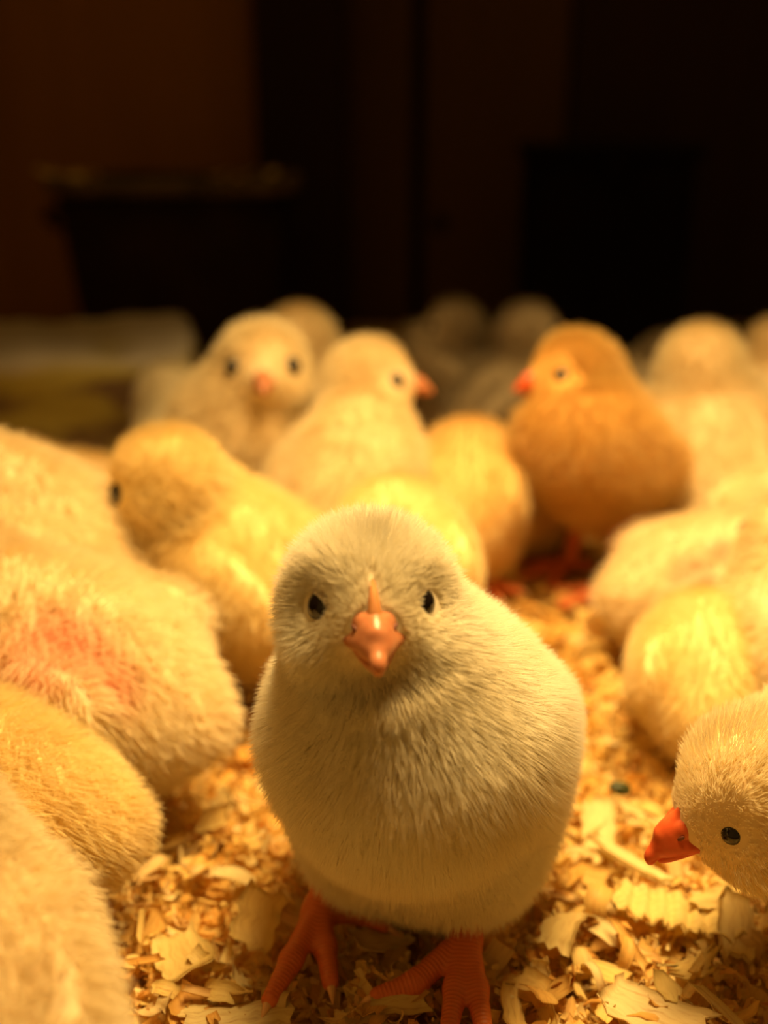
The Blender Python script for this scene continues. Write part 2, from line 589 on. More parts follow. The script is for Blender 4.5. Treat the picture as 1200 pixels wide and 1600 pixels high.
def make_chick(label, loc, face, coat='cream', size=1.0, bh=4.4, pitch=32, head=(2.2, 0.0, 8.0), hyaw=0, hpitch=8,
               group=None, hairs=14000, h=0.24, rad=0.011, legs=None, eyes=True, beak='beak', bare=(), seed=1, hlen=1.0,
               wide=1.0, long=1.0, comb=False, lean=1.0, clump=0.06, clump_n=None, hroll=0, half_shut=False, rump=0.0, hair_pts=4, neck=(1.7, 1.05), hs=1.0, bscale=1.0, lids=False, thighs=True, eye_s=1.0, calm=0.55, back=False):
    root = bpy.data.objects.new('chick', None)
    COL.objects.link(root)
    root.empty_display_size = 0.02
    root.location = (loc[0] * 0.01, loc[1] * 0.01, (loc[2] if len(loc) > 2 else 0.0) * 0.01)
    root.rotation_euler = (0, 0, R(face))
    root.scale = (size, size, size)
    tag(root, label, 'chick', group or 'chicks in the brooder')

    a = np.array([math.cos(R(pitch)), 0, math.sin(R(pitch))])
    up = np.array([-a[2], 0, a[0]])
    B = np.array([0.0, 0, bh])
    QB = rot(0, -R(pitch))
    H = np.array(head, float)
    QH = rot(R(hyaw), R(hpitch), R(hroll))
    hl = lambda x, y, z: H + QH @ (np.array([x, y, z]) * hs)
    nb = B + a * 1.9 * long + up * 0.2
    w = wide
    prims = []   # (fn, k, flow vector or 'head')
    tailflow = -a - np.array([0, 0, 0.55])
    prims.append((lambda P: sd_ell(P, B, (3.0 * long, 2.35 * w, 2.35), QB), 0.8, tailflow))
    prims.append((lambda P: sd_ell(P, B - a * 1.7 * long - up * 0.1, (1.9 + rump, 1.85 * w + rump, 1.75 + rump), QB), 0.9, tailflow))
    prims.append((lambda P: sd_ell(P, B - a * 3.3 * long + up * 0.35, (0.85, 0.7, 0.5), QB), 0.9, -a + np.array([0, 0, -0.2])))
    prims.append((lambda P: sd_ell(P, B + a * 1.35 * long - up * 0.25, (1.95, 2.05 * w, 1.95), QB), 0.9, -a * 0.5 - np.array([0, 0, 1.0])))
    if back:     # fuller shoulders behind the neck
        prims.append((lambda P: sd_ell(P, B + a * 0.7 + up * 0.75, (2.1, 2.0 * w, 1.75), QB), 1.0, tailflow))
    nv = H - nb
    nd = nv / (np.linalg.norm(nv) + 1e-6)
    prims.append((lambda P: sd_cone(P, nb, H - nd * 0.2, neck[0], neck[1] * hs), 1.1, -nd - np.array([0, 0, 0.2])))
    prims.append((lambda P: sd_ell(P, H, (1.34 * hs, 1.12 * hs, 1.15 * hs), QH), 0.55, 'head'))
    for s in (-1, 1):
        prims.append((lambda P, s=s: sd_ell(P, hl(0.35, s * 0.55, -0.42), (0.78 * hs, 0.62 * hs, 0.66 * hs), QH), 0.45, 'head'))
    prims.append((lambda P: sd_ell(P, hl(1.0, 0, -0.10), (0.50 * hs, 0.46 * hs, 0.46 * hs), QH), 0.45, 'head'))
    for s in (-1, 1):
        Qw = rot(s * R(-6), -R(pitch - 24))
        prims.append((lambda P, s=s, Qw=Qw: sd_ell(P, B + np.array([-0.5 * long, s * 2.22 * w, 0.35]), (2.0, 0.40, 1.1), Qw), 0.9,
                      -a - np.array([0, 0, 0.9])))
    if thighs and (legs or bh > 3.9):
        for s in (-1, 1):
            prims.append((lambda P, s=s: sd_ell(P, np.array([-0.2, s * 1.15 * w, bh - 2.0]), (1.25, 0.95, 1.15)), 1.5, np.array([0, 0, -1.0])))

    def fn(P):
        d = None
        for f, k, _ in prims:
            e = f(P)
            d = e if d is None else smin(d, e, k)
        return d
    lo = np.minimum(B - 5.6 * max(1, long), H - 2.4); hi = np.maximum(B + 5.6, H + 2.4)
    lo[2] = max(lo[2], -0.4)
    lo[1] = -4.2 * max(w, 1) + min(0, H[1]); hi[1] = 4.2 * max(w, 1) + max(0, H[1])
    V, Q = surface_nets(fn, lo, hi, h)
    V = V - fn(V)[:, None] * grad(fn, V)
    # flatten softly where a resting belly meets the litter
    V[:, 2] = np.where(V[:, 2] < 0.15, 0.15 + (V[:, 2] - 0.15) * 0.15, V[:, 2])
    me = mesh_np('body', V, Q)
    bw = np.zeros(len(V))
    for (c, r) in bare:
        bw = np.maximum(bw, 1 - sst(0.35 * r, r, np.linalg.norm(V - np.asarray(c), axis=1)))
    add_attr(me, 'bare', 'FLOAT', 'POINT', bw)
    body = link('body', me, root, SK[coat])

    # ---- down: hair curves rooted on the body
    rs = np.random.RandomState(seed)
    p0, p1, p2, p3 = (V[Q[:, i]] for i in range(4))
    ar = 0.5 * (np.linalg.norm(np.cross(p1 - p0, p2 - p0), axis=1) + np.linalg.norm(np.cross(p2 - p0, p3 - p0), axis=1))
    # denser on the head, where the coat is short
    cen = (p0 + p1 + p2 + p3) / 4
    ar = ar * (1 + 1.1 * (np.linalg.norm(cen - H, axis=1) < 1.9))
    f = rs.choice(len(Q), hairs, p=ar / ar.sum())
    u, v = rs.rand(hairs, 1), rs.rand(hairs, 1)
    P = (1 - u) * (1 - v) * p0[f] + u * (1 - v) * p1[f] + u * v * p2[f] + (1 - u) * v * p3[f]
    LH = (P - H) @ QH / hs                       # head-local coordinates
    bk = np.array([1.35, 0, -0.05])
    dbk = np.linalg.norm(LH - bk, axis=1)
    onhead = np.linalg.norm((LH - [0.1, 0, 0]) / [1.0, 1, 1], axis=1) < 1.75
    keep = (dbk > 0.50) | ~onhead
    if eyes:
        for s in (-1, 1):
            de = np.linalg.norm((LH - [0.78, s * 0.92, 0.20]) / [1.0, 1, 0.85], axis=1)
            keep &= de > 0.27 * eye_s
    if comb:
        keep &= ~((np.abs(LH[:, 1]) < 0.05) & (LH[:, 0] > 0.95) & (LH[:, 2] > 0) & onhead)
    for (c, r) in bare:
        dd = np.linalg.norm(P - np.asarray(c), axis=1)
        keep &= rs.rand(hairs) > 0.5 * (1 - sst(0.3 * r, r, dd))
    keep &= P[:, 2] > 0.02
    P = P[keep]; LH = LH[keep]; dbk = dbk[keep]; onhead = onhead[keep]
    n = len(P)
    Nn = grad(fn, P)
    W = np.stack([np.exp(-np.clip(f_(P), -0.5, 5) / 0.45) for f_, _, _ in prims], 1)
    W /= W.sum(1, keepdims=True)
    beak_pt = H + QH @ np.array([1.5, 0, 0.0])
    hf = P - beak_pt
    hf /= np.linalg.norm(hf, axis=1, keepdims=True)
    flow = np.zeros((n, 3))
    for i, (_, _, fl) in enumerate(prims):
        fv = hf if isinstance(fl, str) else np.tile(np.asarray(fl) / np.linalg.norm(fl), (n, 1))
        flow += W[:, i:i + 1] * fv
    flow -= (flow * Nn).sum(1, keepdims=True) * Nn
    flow /= np.linalg.norm(flow, axis=1, keepdims=True) + 1e-6
    hi_ = [i for i, p_ in enumerate(prims) if isinstance(p_[2], str)]
    wh = W[:, hi_].sum(1)
    L = (0.46 * (1 - wh) + 0.38 * wh)
    facef = sst(0.45, 1.7, dbk)
    L = np.where(onhead, np.minimum(L, 0.09 + 0.36 * facef), L)
    if eyes:
        for s in (-1, 1):
            de = np.linalg.norm(LH - [0.78, s * 0.92, 0.20], axis=1)
            L *= 0.25 + 0.75 * sst(0.26, 0.8, de)
    L *= hlen * (0.65 + 0.6 * rs.rand(n))
    big = noise3(P, seed + 5, 0.8) * 0.09 + noise3(P, seed + 9, 2.6) * 0.12 * calm
    nz = rs.normal(size=(n, 3)) * 0.16
    lift = (0.55 + 0.25 * rs.rand(n))[:, None]
    d0 = Nn * 1.0 + flow * 0.25 * lean + nz * 0.6 + big * 0.5
    d1 = Nn * lift * 1.05 + flow * (0.85 - 0.35 * wh)[:, None] * lean + nz + big
    d0 /= np.linalg.norm(d0, axis=1, keepdims=True)
    d1 /= np.linalg.norm(d1, axis=1, keepdims=True)
    T = np.linspace(0, 1, hair_pts)
    pts = np.empty((n, hair_pts, 3))
    for i, t in enumerate(T):
        pts[:, i] = P + L[:, None] * (d0 * (t - 0.5 * t * t) + d1 * 0.62 * t * t)
    if clump > 0:
        nc = clump_n or max(300, n // 22)
        ci = rs.choice(n, nc, replace=False)
        kd = kdtree.KDTree(nc)
        for j, i in enumerate(ci):
            kd.insert(P[i], j)
        kd.balance()
        near = np.fromiter((kd.find(p)[1] for p in P), int, n)
        ctip = pts[ci[near]]
        amt = clump * ((0.3 + 0.7 * rs.rand(n)) * (1 - 0.6 * wh * (clump < 0.5)))[:, None]
        for i, t in enumerate(T):
            k = amt * t ** 1.3
            pts[:, i] = pts[:, i] * (1 - k) + (ctip[:, i] + (P - P[ci[near]]) * 0.25) * k
    hc = bpy.data.hair_curves.new('down')
    hc.add_curves([hair_pts] * n)
    hc.attributes['position'].data.foreach_set('vector', (pts * 0.01).astype(np.float32).ravel())
    ra = hc.attributes.get('radius') or hc.attributes.new('radius', 'FLOAT', 'POINT')
    prof = np.array([1.0, 0.95, 0.7, 0.14]) if hair_pts == 4 else np.interp(T, [0, 0.4, 0.75, 1], [1.0, 0.95, 0.6, 0.1])
    rr = (0.75 + 0.5 * rs.rand(n))[:, None] * prof[None, :] * rad * 0.01
    rr *= (0.75 + 0.25 * sst(0.1, 0.4, L))[:, None]
    ra.data.foreach_set('value', rr.astype(np.float32).ravel())
    if bare:
        hb = np.zeros(n)
        for (c, r) in bare:
            hb = np.maximum(hb, 0.48 * (1 - sst(0.2 * r, r, np.linalg.norm(P - np.asarray(c), axis=1))))
        ba = hc.attributes.new('bare', 'FLOAT', 'CURVE')
        ba.data.foreach_set('value', hb.astype(np.float32))
    link('down', hc, root, M[coat])

    # ---- beak, comb, eyes
    Q4 = Matrix(QH.tolist())
    if beak:
        bm = beak
        bo = link('beak', shared(('beak', bm), lambda: _with(beak_mesh(), M[bm])), root)
        bo.location = Vector(hl(1.28, 0, 0.03)) * 0.01
        bo.scale = (1.22 * bscale, 1.24 * bscale, 1.22 * bscale)
        bo.rotation_euler = (Q4 @ Matrix.Rotation(R(6), 3, 'Y')).to_euler()
        lb = link('lower_beak', shared(('lbeak', bm), lambda: _with(lower_beak_mesh(), M[bm])), bo)
        for s in (-1, 1):
            no = link('nostril', shared('nostril', lambda: _with(nostril_mesh(), M['nostril'])), bo)
            no.location = (0.0022, s * 0.00245, 0.0008)
            no.rotation_euler = (0, R(25), -s * R(35))
    if comb:
        path = []
        for i in range(10):
            al = R(2 + 37 * i / 9)
            dv = QH @ np.array([math.cos(al), 0, math.sin(al)])
            tt = np.linspace(0.6, 2.0, 400)
            vals = fn(H + tt[:, None] * dv)
            r_ = tt[np.argmax(vals > 0)]
            path.append(H + dv * (r_ + 0.015 + 0.03 * min(1, i / 4) - 0.09 * max(0, (i - 6) / 3)))
        V2, F2 = tube(path, [0.15, 0.145, 0.13, 0.115, 0.10, 0.085, 0.07, 0.055, 0.04, 0.015], 10)
        link('comb', mesh_np('comb', V2, F2), root, M['comb'])
    if eyes:
        for s in (-1, 1):
            eo = link('eye', shared('eye', lambda: _with(eye_mesh(), M['eye'])), root)
            eo.location = Vector(hl(0.78, s * 0.815, 0.20)) * 0.01
            eo.rotation_euler = (Q4 @ Matrix.Rotation(s * R(-30), 3, 'Z')).to_euler()
            eo.scale = (eye_s * hs, eye_s * hs, eye_s * hs)
            if not lids:
                continue
            lo_ = link('eyelid', shared(('lid', half_shut), lambda: _with(lid_mesh(half_shut), M['lid'])), eo)
            lo_.scale = (1.0, s * 1.0, 1.0)
    if legs == 'std':
        for s in (-1, 1):
            me_l, _ = shared(('leg', s, round(bh, 1)), lambda: leg_parts(*std_leg(s, bh), h=0.09))
            link('leg', me_l, root)
    elif legs:
        for (kn, an, toes) in legs:
            me_l, cl = leg_parts(kn, an, toes, h=0.06)
            lo_ = link('leg', me_l, root)
            for c in cl:
                link('claw', c, lo_)
    return root


def _with(me, mat):
    me.materials.append(mat)
    return me
# ------------------------------------------------------------------ setting
def box_mesh(name, lo, hi, bev=0.0, nseg=1):
    import bmesh
    bm = bmesh.new()
    bmesh.ops.create_cube(bm, size=1)
    lo = Vector(lo); hi = Vector(hi)
    for v in bm.verts:
        v.co = Vector(((v.co.x + .5) * (hi.x - lo.x) + lo.x, (v.co.y + .5) * (hi.y - lo.y) + lo.y, (v.co.z + .5) * (hi.z - lo.z) + lo.z)) * 0.01
    if bev:
        bmesh.ops.bevel(bm, geom=bm.edges[:], offset=bev * 0.01, segments=nseg, affect='EDGES', profile=0.5)
    me = bpy.data.meshes.new(name)
    bm.to_mesh(me); bm.free()
    return me


def wood_mat(name, c1, c2, scale=14.0):
    m, nt, out = new_mat(name)
    tc = N(nt, 'ShaderNodeTexCoord')
    mp = N(nt, 'ShaderNodeMapping')
    mp.inputs['Scale'].default_value = (scale, scale, scale * 0.08)
    nt.links.new(tc.outputs['Object'], mp.inputs['Vector'])
    t = N(nt, 'ShaderNodeTexNoise', Scale=1.5, Detail=6.0, Roughness=0.6, Distortion=0.6)
    nt.links.new(mp.outputs['Vector'], t.inputs['Vector'])
    r = ramp(nt, t.outputs['Fac'], [(0.3, c2), (0.7, c1)])
    p = N(nt, 'ShaderNodeBsdfPrincipled', Roughness=0.75)
    p.inputs['Specular IOR Level'].default_value = 0.2
    nt.links.new(r.outputs['Color'], p.inputs['Base Color'])
    b = N(nt, 'ShaderNodeBump', Strength=0.3, Distance=0.001)
    nt.links.new(t.outputs['Fac'], b.inputs['Height'])
    nt.links.new(b.outputs['Normal'], p.inputs['Normal'])
    nt.links.new(p.outputs['BSDF'], out.inputs['Surface'])
    return m


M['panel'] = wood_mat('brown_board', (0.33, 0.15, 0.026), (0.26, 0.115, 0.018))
M['panel_shade'] = wood_mat('board_shade_tint', (0.045, 0.02, 0.006), (0.032, 0.014, 0.005))  # brown board with the right side's shade put into its colour
M['panel_halfshade'] = wood_mat('board_halfshade_tint', (0.11, 0.055, 0.008), (0.085, 0.04, 0.007))  # board colour darkened for light fading away from the left
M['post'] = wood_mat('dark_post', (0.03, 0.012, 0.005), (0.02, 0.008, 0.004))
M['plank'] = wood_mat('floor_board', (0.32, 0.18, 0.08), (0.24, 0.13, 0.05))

WALL_Y = 92.0
floor = link('floor', box_mesh('floor', (-60, -30, -3.2), (60, WALL_Y + 4, -1.2)), None, M['plank'])
tag(floor, 'brown board floor under the wood shavings', 'floor', kind='structure')

wall_back = link('wall_back', box_mesh('wall_back', (-60, WALL_Y + 1.6, -1.2), (60, WALL_Y + 3.2, 75)), None, M['post'])
tag(wall_back, 'dark back wall of the brooder pen faced with brown boards', 'wall', kind='structure')
for x0, x1, mt in ((-60, -34.5, 'panel'), (-34.2, -8.6, 'panel'), (-8.4, 2.2, 'panel_halfshade'), (3.3, 14.5, 'panel_halfshade'), (14.8, 38, 'panel_shade'), (38.3, 60, 'panel_shade')):
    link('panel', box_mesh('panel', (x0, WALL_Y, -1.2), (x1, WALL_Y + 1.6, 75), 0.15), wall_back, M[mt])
kn = link('knot', mesh_np('knot', *sphere_pts(0.75, sy=0.3)), wall_back, M['post'])
kn.location = (0.046, WALL_Y * 0.01, 0.075)
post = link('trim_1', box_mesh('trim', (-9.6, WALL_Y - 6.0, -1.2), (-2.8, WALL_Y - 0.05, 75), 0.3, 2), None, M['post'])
tag(post, 'dark upright wooden post against the back wall', 'post', kind='structure')
wl = link('wall_left', box_mesh('wall_left', (-61.6, -30, -1.2), (-60, WALL_Y + 3.2, 75)), None, M['panel'])
tag(wl, 'brown board wall along the left of the pen', 'wall', kind='structure')
wr = link('wall_right', box_mesh('wall_right', (60, -30, -1.2), (61.6, WALL_Y + 3.2, 75)), None, M['panel_shade'])
tag(wr, 'board wall along the right of the pen, shade put into its colour', 'wall', kind='structure')

# dark tub in the gloom, left
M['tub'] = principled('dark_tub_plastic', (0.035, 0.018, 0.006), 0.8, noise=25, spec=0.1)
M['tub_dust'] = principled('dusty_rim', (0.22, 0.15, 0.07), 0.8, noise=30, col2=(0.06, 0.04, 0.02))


def tub(name, c, rx, ry, hgt, flare=1.14):
    root = bpy.data.objects.new(name, None); COL.objects.link(root)
    root.location = Vector(c) * 0.01
    seg = 40

    def rings(defs):
        V = []; Fc = []
        for (s, z) in defs:
            for k in range(seg):
                a = 2 * math.pi * k / seg
                e = 0.62
                V.append((rx * s * math.copysign(abs(math.cos(a)) ** e, math.cos(a)), ry * s * math.copysign(abs(math.sin(a)) ** e, math.sin(a)), z))
        for i in range(len(defs) - 1):
            for k in range(seg):
                a = i * seg + k; b = i * seg + (k + 1) % seg
                Fc.append((a, b, b + seg, a + seg))
        return V, Fc
    V, Fc = rings([(0.2, 0.0), (0.9, 0.0), (0.94, 0.4), (flare - 0.04, hgt * 0.96), (flare - 0.08, hgt * 0.96), (0.86, 0.8), (0.2, 0.7)])
    Fc.append(tuple(range(seg))[::-1]); Fc.append(tuple(range(6 * seg, 7 * seg)))
    link('tub_wall', mesh_np('tub_wall', V, Fc), root, M['tub'])
    V, Fc = rings([(flare - 0.05, hgt * 0.94), (flare + 0.03, hgt * 0.93), (flare + 0.05, hgt * 0.98), (flare + 0.02, hgt * 1.02), (flare - 0.05, hgt * 1.01)])
    link('rim', mesh_np('rim', V, Fc), root, M['tub_dust'])
    for s in (-1, 1):
        pv, pf = tube([(s * rx * 1.1, -1.6, hgt * 0.72), (s * rx * 1.22, -1.5, hgt * 0.8), (s * rx * 1.26, 0, hgt * 0.82), (s * rx * 1.22, 1.5, hgt * 0.8), (s * rx * 1.1, 1.6, hgt * 0.72)], [0.3] * 5, 8)
        link('handle', mesh_np('handle', pv, pf), root, M['tub'])
    return root


p = at(272, 500, 72)
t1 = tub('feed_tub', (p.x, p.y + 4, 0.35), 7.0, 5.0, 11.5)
tag(t1, 'dark plastic tub with dusty rim in the gloom, left of the post', 'tub')
p = at(950, 470, 76)
t2r = bpy.data.objects.new('black_crate', None); COL.objects.link(t2r)
t2r.location = Vector((p.x, p.y + 4, 0.35)) * 0.01
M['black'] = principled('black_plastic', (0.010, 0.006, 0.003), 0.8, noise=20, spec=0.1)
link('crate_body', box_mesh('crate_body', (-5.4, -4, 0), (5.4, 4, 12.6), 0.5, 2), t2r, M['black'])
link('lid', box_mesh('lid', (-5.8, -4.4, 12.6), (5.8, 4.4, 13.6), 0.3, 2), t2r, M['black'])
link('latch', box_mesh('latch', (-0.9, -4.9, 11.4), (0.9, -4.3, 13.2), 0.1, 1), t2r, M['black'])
tag(t2r, 'black lidded crate barely visible against the dark back wall, right', 'crate')

# slumped sack at the left: grey paper top, olive printed side
def sack():
    root = bpy.data.objects.new('feed_sack', None); COL.objects.link(root)
    m, nt, out = new_mat('sack_paper')
    tc = N(nt, 'ShaderNodeTexCoord')
    sp = N(nt, 'ShaderNodeSeparateXYZ')
    nt.links.new(tc.outputs['Object'], sp.inputs[0])
    nz_ = N(nt, 'ShaderNodeTexNoise', Scale=24.0, Detail=3.0)
    nt.links.new(tc.outputs['Object'], nz_.inputs['Vector'])
    mpn = N(nt, 'ShaderNodeMapping')
    mpn.inputs['Scale'].default_value = (22, 22, 60)
    nt.links.new(tc.outputs['Object'], mpn.inputs['Vector'])
    n2 = N(nt, 'ShaderNodeTexNoise', Scale=1.0, Detail=2.0)
    nt.links.new(mpn.outputs['Vector'], n2.inputs['Vector'])
    olive = ramp(nt, n2.outputs['Fac'], [(0.38, (0.17, 0.10, 0.05)), (0.50, (0.42, 0.34, 0.07)), (0.7, (0.46, 0.37, 0.08))])
    mr = N(nt, 'ShaderNodeMapRange')
    mr.inputs['From Min'].default_value = 0.060; mr.inputs['From Max'].default_value = 0.065
    ad = N(nt, 'ShaderNodeMath', operation='MULTIPLY_ADD')
    ad.inputs[1].default_value = 0.012; nt.links.new(nz_.outputs['Fac'], ad.inputs[0])
    nt.links.new(sp.outputs['Z'], ad.inputs[2])
    nt.links.new(ad.outputs[0], mr.inputs['Value'])
    mx = N(nt, 'ShaderNodeMix', data_type='RGBA')
    nt.links.new(mr.outputs['Result'], mx.inputs[0])
    nt.links.new(olive.outputs['Color'], mx.inputs[6])
    mx.inputs[7].default_value = (0.50, 0.45, 0.39, 1)
    pb = N(nt, 'ShaderNodeBsdfPrincipled', Roughness=0.6)
    nt.links.new(mx.outputs[2], pb.inputs['Base Color'])
    nt.links.new(pb.outputs[0], out.inputs['Surface'])

    def fn(P):
        q = np.abs(P - [0, 0, 2.9]) - [8.2, 4.2, 2.4]
        d = np.linalg.norm(np.maximum(q, 0), axis=1) + np.minimum(q.max(1), 0) - 0.8
        return d + noise3(P, 3, 0.35)[:, 0] * 0.35
    V, Q = surface_nets(fn, (-11, -7, -2), (11, 7, 8), 0.45)
    V[:, 2] = np.maximum(V[:, 2], 0)
    link('sack_body', mesh_np('sack_body', V, Q), root, m)
    # rolled and folded mouth of the sack at its right end
    pv, pf = tube([(8.3, -3.6, 3.0), (9.1, -1.8, 3.6), (9.3, 0.5, 3.4), (8.9, 2.6, 3.9), (8.2, 3.8, 3.2)], [0.5, 0.75, 0.7, 0.75, 0.45], 10)
    link('folded_mouth', mesh_np('folded_mouth', pv, pf), root, principled('sack_fold', (0.58, 0.54, 0.48), 0.6, noise=40))
    return root


s_ = sack()
s_.location = (-0.178, 0.485, 0.0035)
s_.rotation_euler = (0, 0, R(10))
tag(s_, 'slumped feed sack with pale grey top and olive smudged side', 'sack')

# ------------------------------------------------------------------ litter of wood shavings
def flake(rs, L, Wd, curl, twist=0.2, ragged=0.15, nu=6, nv=3, thick=0.025, ribs=0.0, axis=0):
    """A wood shaving: grain along u; bent about the v axis by `curl` radians in total. Returns V, F, grain."""
    u = np.linspace(-0.5, 0.5, nu + 1); v = np.linspace(-0.5, 0.5, nv + 1)
    U, Vv = np.meshgrid(u, v, indexing='ij')
    w = 1 - 0.35 * rs.rand() * np.abs(2 * U) ** 2
    e0 = rs.uniform(-ragged, ragged, nv + 1); e1 = rs.uniform(-ragged, ragged, nv + 1)
    X = U * L + np.where(U > 0, e1[None, :], e0[None, :]) * L * (2 * np.abs(U)) ** 4
    Y = Vv * Wd * w + rs.uniform(-0.06, 0.06, (nu + 1, 1)) * Wd + rs.uniform(-0.05, 0.05, U.shape) * Wd
    if axis == 0:
        s, wd, tot = X, Y, L
    else:
        s, wd, tot = Y, X, Wd
    if abs(curl) > 0.05:
        r = tot / curl
        th = s / r
        rr = r * (1 - 0.10 * curl / 6.28 * (th / curl + 0.5)) if abs(curl) > 4 else r
        A = rr * np.sin(th); Z = r - rr * np.cos(th)
    else:
        A, Z = s, np.zeros_like(s)
    Z = Z + twist * wd * s / max(tot, 0.1) * 0.8 + rs.normal(size=U.shape) * 0.018 * min(L, Wd)
    if ribs:
        Z = Z + ribs * np.sin(U * 44)
    G = np.stack([A, wd, Z] if axis == 0 else [wd, A, Z], -1).reshape(-1, 3)
    gr = np.stack([U * L * 1.6 + rs.rand() * 50, Vv * Wd * 14, np.full(U.shape, rs.rand() * 90)], -1).reshape(-1, 3)
    m = nv + 1
    Fc = [(i * m + j, (i + 1) * m + j, (i + 1) * m + j + 1, i * m + j + 1) for i in range(nu) for j in range(nv)]
    if thick:
        n0 = len(G)
        ce = G.reshape(nu + 1, nv + 1, 3)
        du = np.gradient(ce, axis=0); dv = np.gradient(ce, axis=1)
        nn = np.cross(du, dv); nn /= np.linalg.norm(nn, axis=-1, keepdims=True) + 1e-9
        G = np.concatenate([G + nn.reshape(-1, 3) * thick / 2, G - nn.reshape(-1, 3) * thick / 2])
        gr = np.concatenate([gr, gr])
        Fb = [tuple(n0 + k for k in f[::-1]) for f in Fc]
        rim = [i * m for i in range(nu + 1)] + [nu * m + j for j in range(1, nv + 1)] + [i * m + nv for i in range(nu - 1, -1, -1)] + [j for j in range(nv - 1, 0, -1)]
        side = [(rim[k], n0 + rim[k], n0 + rim[(k + 1) % len(rim)], rim[(k + 1) % len(rim)]) for k in range(len(rim))]
        Fc = Fc + Fb + [s_[::-1] for s_ in side]
    G = G - [0, 0, G[:, 2].min() * 0.5 + G[:, 2].max() * 0.5]
    return G, Fc, gr


def rnd_flake(rs, big=1.0, **kw):
    k = rs.rand()
    if k < 0.46:      # broad gently bent flake
        return flake(rs, big * rs.uniform(0.7, 1.7), big * rs.uniform(0.4, 0.95), rs.uniform(0.2, 1.6), rs.uniform(-.4, .4), 0.14, **kw)
    if k < 0.72:      # curl
        kw = dict(kw); kw['nu'] = max(kw.get('nu', 6), 8)
        return flake(rs, big * rs.uniform(1.0, 2.2), big * rs.uniform(0.3, 0.7), rs.uniform(2.0, 5.6), rs.uniform(-.5, .5), 0.1, **kw)
    if k < 0.9:       # splinter
        return flake(rs, big * rs.uniform(0.8, 1.9), big * rs.uniform(0.12, 0.26), rs.uniform(0, 0.9), rs.uniform(-.3, .3), 0.1, **kw)
    return flake(rs, big * rs.uniform(0.35, 0.7), big * rs.uniform(0.3, 0.55), rs.uniform(0.2, 1.4), rs.uniform(-.4, .4), 0.25, **kw)


def rand_rot(rs, tilt):
    return np.array(Matrix.Rotation(rs.uniform(0, 6.28), 3, 'Z') @ Matrix.Rotation(rs.normal() * tilt, 3, 'X') @ Matrix.Rotation(rs.normal() * tilt, 3, 'Y'))


rs = np.random.RandomState(11)
# footprints of the chicks standing on the litter: (x, y, radius) in cm, filled further down
def bump_z(x, y):
    return 0.22 * np.sin(x * 0.9 + 1.3) * np.sin(y * 0.8 + 0.4) + 0.14 * np.sin(x * 2.1 + y * 1.3) + 0.08 * np.sin(x * 4.3 - y * 3.7)


def build_litter():
    VV = []; FF = []; GG = []; TT = []
    off = 0
    # bed: a bumpy matted layer
    nx, ny = 150, 190
    xs = np.linspace(-34, 34, nx); ys = np.linspace(2, 90, ny)
    X, Y = np.meshgrid(xs, ys, indexing='ij')
    Z = -0.62 + bump_z(X, Y) * 0.8 + rs.normal(size=X.shape) * 0.07
    G = np.stack([X, Y, Z], -1).reshape(-1, 3)
    VV.append(G); GG.append(np.stack([X * 2.0, Y * 2.0, Z * 3], -1).reshape(-1, 3)); TT.append(rs.uniform(0.15, 0.6, len(G)))
    FF += [(i * ny + j, (i + 1) * ny + j, (i + 1) * ny + j + 1, i * ny + j + 1) for i in range(nx - 1) for j in range(ny - 1)]
    off += len(G)

    def put(x, y, z, big, tilt, **kw):
        nonlocal off
        g, f, gr = rnd_flake(rs, big, thick=0, **kw)
        if (x < -7 and 42 < y < 56) or (-25 < x < -4 and 66 < y < 85) or (8 < x < 23 and 70 < y < 88):
            return            # nothing loose under the sack, the tub and the crate
        g = g @ rand_rot(rs, tilt).T + [x, y, z]
        VV.append(g); GG.append(gr); TT.append(np.full(len(g), rs.rand()))
        FF.extend([tuple(k + off for k in q) for q in f])
        off += len(g)
    # near field: dense small flakes; farther: larger spacing
    for i in range(11000):
        y = 11 + 40 * rs.rand() ** 1.5
        x = rs.uniform(-1, 1) * (0.40 * y + 3)
        near = y < 26
        put(x, y, -0.42 + bump_z(x, y) + rs.uniform(-0.12, 0.38), rs.uniform(0.35, 0.8) if near else rs.uniform(0.6, 1.15), 0.38, nu=4, nv=2)
    for i in range(13000):   # crumbs
        y = 11 + 20 * rs.rand() ** 1.3
        x = rs.uniform(-1, 1) * (0.40 * y + 2)
        put(x, y, -0.25 + bump_z(x, y) + rs.uniform(0, 0.45), rs.uniform(0.10, 0.28), 0.7, nu=2, nv=1)
    for i in range(1500):
        y = 48 + 40 * rs.rand()
        x = rs.uniform(-32, 32)
        put(x, y, -0.42 + bump_z(x, y) + rs.uniform(-0.1, 0.3), rs.uniform(0.8, 1.4), 0.4, nu=3, nv=2)
    V = np.concatenate(VV)
    me = mesh_np('litter', V, FF)
    add_attr(me, 'grain', 'FLOAT_VECTOR', 'POINT', np.concatenate(GG))
    add_attr(me, 'tint', 'FLOAT', 'POINT', np.concatenate(TT))
    o = link('wood_shaving_litter', me, None, M['litter'])
    tag(o, 'deep golden litter of fine wood shavings covering the brooder floor', 'wood shavings', kind='stuff')


build_litter()

CHICK_SPOTS = []      # (x, y, r) filled by the flock list


